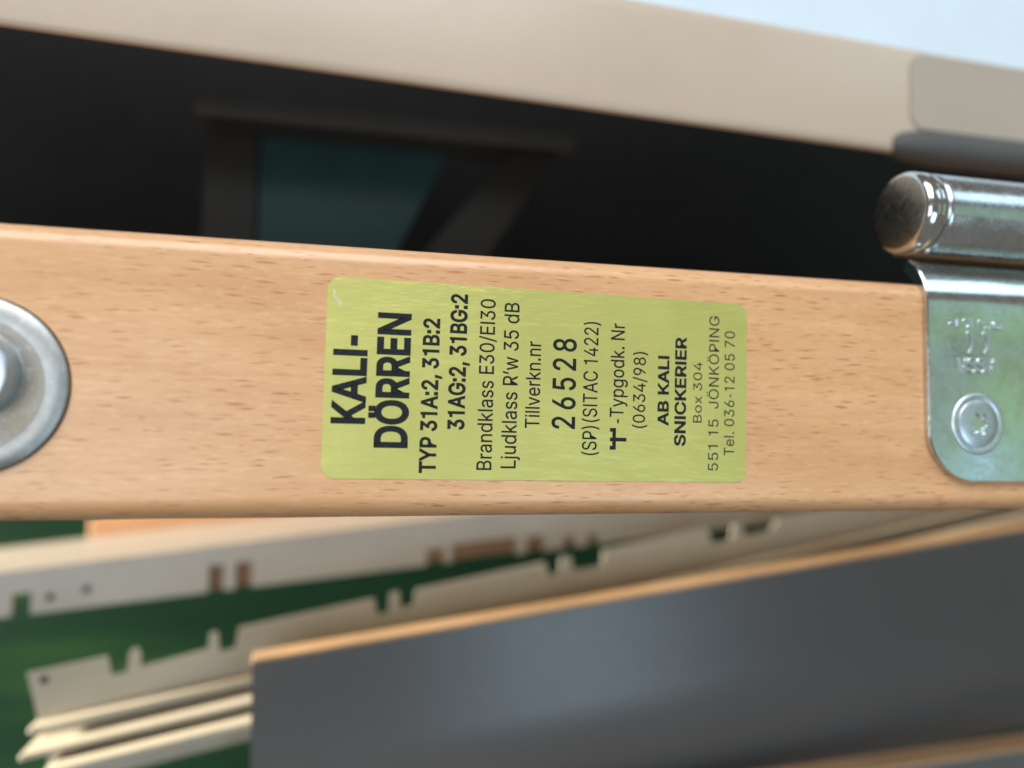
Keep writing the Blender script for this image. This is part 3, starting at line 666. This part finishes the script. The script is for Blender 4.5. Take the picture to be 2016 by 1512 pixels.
# the upper row is too worn to read: strokes and dots only
strokes = [[(75.5, 14.3), (75.9, 13.6), (76.3, 12.9)], [(77.2, 14.3), (77.3, 13.6), (77.2, 12.9)], [(78.7, 14.2), (79.3, 13.9)], [(79.6, 13.1), (79.9, 12.9)],
           [(80.3, 14.3), (80.8, 13.6), (81.2, 13.0)], [(82.2, 13.5), (82.6, 12.9)], [(83.4, 14.0), (83.6, 13.7)], [(83.5, 13.0), (83.9, 12.9)],
           [(84.5, 13.0), (85.0, 12.9), (85.9, 12.8), (86.9, 12.8)], [(87.1, 14.4), (87.1, 13.6), (87.0, 12.8)], [(75.6, 13.5), (76.2, 13.3)], [(82.1, 14.2), (82.4, 13.9)], [(85.2, 14.0), (85.5, 13.7)]]
for s in strokes:
    mesh_obj('stamped_stroke', *tube2d(s, 0.28, 0.32), MAT['pin'], leaf, smooth=30)

# ---- added plate and dark bar standing in for soft shade on the jamb
mesh_obj('jamb_shade_plate', *slab(round_rect(103.5, 190, 68.5, 87.5, 4), -40.2, -39.5), MAT['jamb_shade'], t)
mesh_obj('jamb_shade_bar', *lathe([(1.0, 0), (2.2, 1.5), (3.2, 4.0), (4.0, 9.0), (4.4, 16), (4.4, 92)], (97.5, 64.6, -41.6), 'x', 48), MAT['dim'], t, smooth=40)

# ================================================================== the sticker
t = thing('sticker', 'yellow-green printed sticker with black text on the beech door edge', 'sticker', (0, 0, 0))
AN = -0.0097; ca, sa = math.cos(AN), math.sin(AN)
def stk(x, y, z): return (x * ca - y * sa, x * sa + y * ca + 0.037, z)
out = round_rect(-35.2, 35.2, -15.29, 15.29, 2.1, 12)
v, f = slab(out, -0.01, 0.075)
mesh_obj('sheet', [stk(*q) for q in v], f, MAT['foil'], t)
def printed(body, y0, y1, xc, xb, off=0.0, sp=1.0, thin=False, ws=1.0):
    vv, ff = text_mesh(body, off, sp, wspace=ws)
    a, b = bounds(vv, 0)
    ky = (y1 - y0) / (b - a); kx = (xb - xc) / CAPH
    pts = [stk(xb - w[1] * kx, y0 + (w[0] - a) * ky, 0.085 + w[2]) for w in vv]
    return mesh_obj('printed_line', pts, ff, MAT['ink_thin' if thin else 'ink'], t)
printed('KALI-', -7.04, 6.45, -33.76, -29.16, 0.030)
printed('DÖRREN', -10.57, 10.2, -27.26, -22.63, 0.030)
printed('TYP 31A:2, 31B:2', -14.33, 9.7, -20.43, -18.02, 0.026)
printed('31AG:2, 31BG:2', -7.56, 13.8, -16.2, -13.73, 0.026)
printed('Brandklass E30/EI30', -13.74, 13.29, -11.52, -9.15, 0.006)
printed('Ljudklass R’w 35 dB', -13.42, 12.96, -7.63, -5.23, 0.006)
printed('Tillverkn.nr', -6.99, 6.93, -3.85, -1.5, 0.006)
printed('26528', -6.98, 7.66, 0.65, 4.43, 0.012, 1.22)
printed('(SP)(SITAC 1422)', -11.13, 10.63, 5.79, 8.22, 0.004)
printed('-Typgodk. Nr', -5.81, 10.64, 10.45, 12.8, 0.006)
printed('(0634/98)', -6.54, 6.11, 14.48, 16.61, 0.004)
printed('AB KALI', -6.07, 5.63, 18.92, 20.76, 0.026)
printed('SNICKERIER', -9.37, 8.96, 21.98, 23.88, 0.026)
printed('Box 304', -5.36, 4.87, 25.27, 26.85, 0.003, 1.03, True)
printed('551 15  JÖNKÖPING', -13.38, 12.87, 28.12, 29.96, 0.003, 1.03, True)
printed('Tel. 036-12 05 70', -10.79, 10.42, 31.04, 32.91, 0.003, 1.03, True)
# the three-pronged approval mark
w = 0.62
y0, y1, x0, x1 = -10.17, -6.63, 10.52, 13.42
ym = (y0 + y1) / 2 - 0.1; xb = x0 + 1.05
mark = [(x0, y0), (xb, y0), (xb, ym - w / 2), (x1, ym - w / 2), (x1, ym + w / 2), (xb, ym + w / 2), (xb, y1), (x0, y1), (x0, y1 - w), (xb - w, y1 - w),
        (xb - w, ym + w / 2), (x0, ym + w / 2), (x0, ym - w / 2), (xb - w, ym - w / 2), (xb - w, y0 + w), (x0, y0 + w)]
mesh_obj('approval_mark', [stk(x, y, 0.085) for x, y in mark], [tuple(range(len(mark)))], MAT['ink'], t)

scuff = paint('bare_sticker_backing', (0.52, 0.54, 0.46), 0.5)
for (x, y, L, w_) in ((-34.6, 12.9, 1.7, 0.16), (-34.2, 12.3, 1.9, 0.11), (-33.7, 12.2, 1.3, 0.10), (-34.5, 13.5, 0.9, 0.18)):
    q = [(x, y), (x + 0.5 * L, y - 0.62 * L + w_ * 0.3), (x + L * 0.7, y - 0.9 * L), (x + 0.5 * L - w_ * 0.7, y - 0.62 * L - w_)]
    mesh_obj('scuff_mark', [stk(a, b, 0.083) for a, b in q], [(0, 1, 2, 3)], scuff, t)

for o in list(bpy.data.objects):
    if 'base' in o: del o['base']
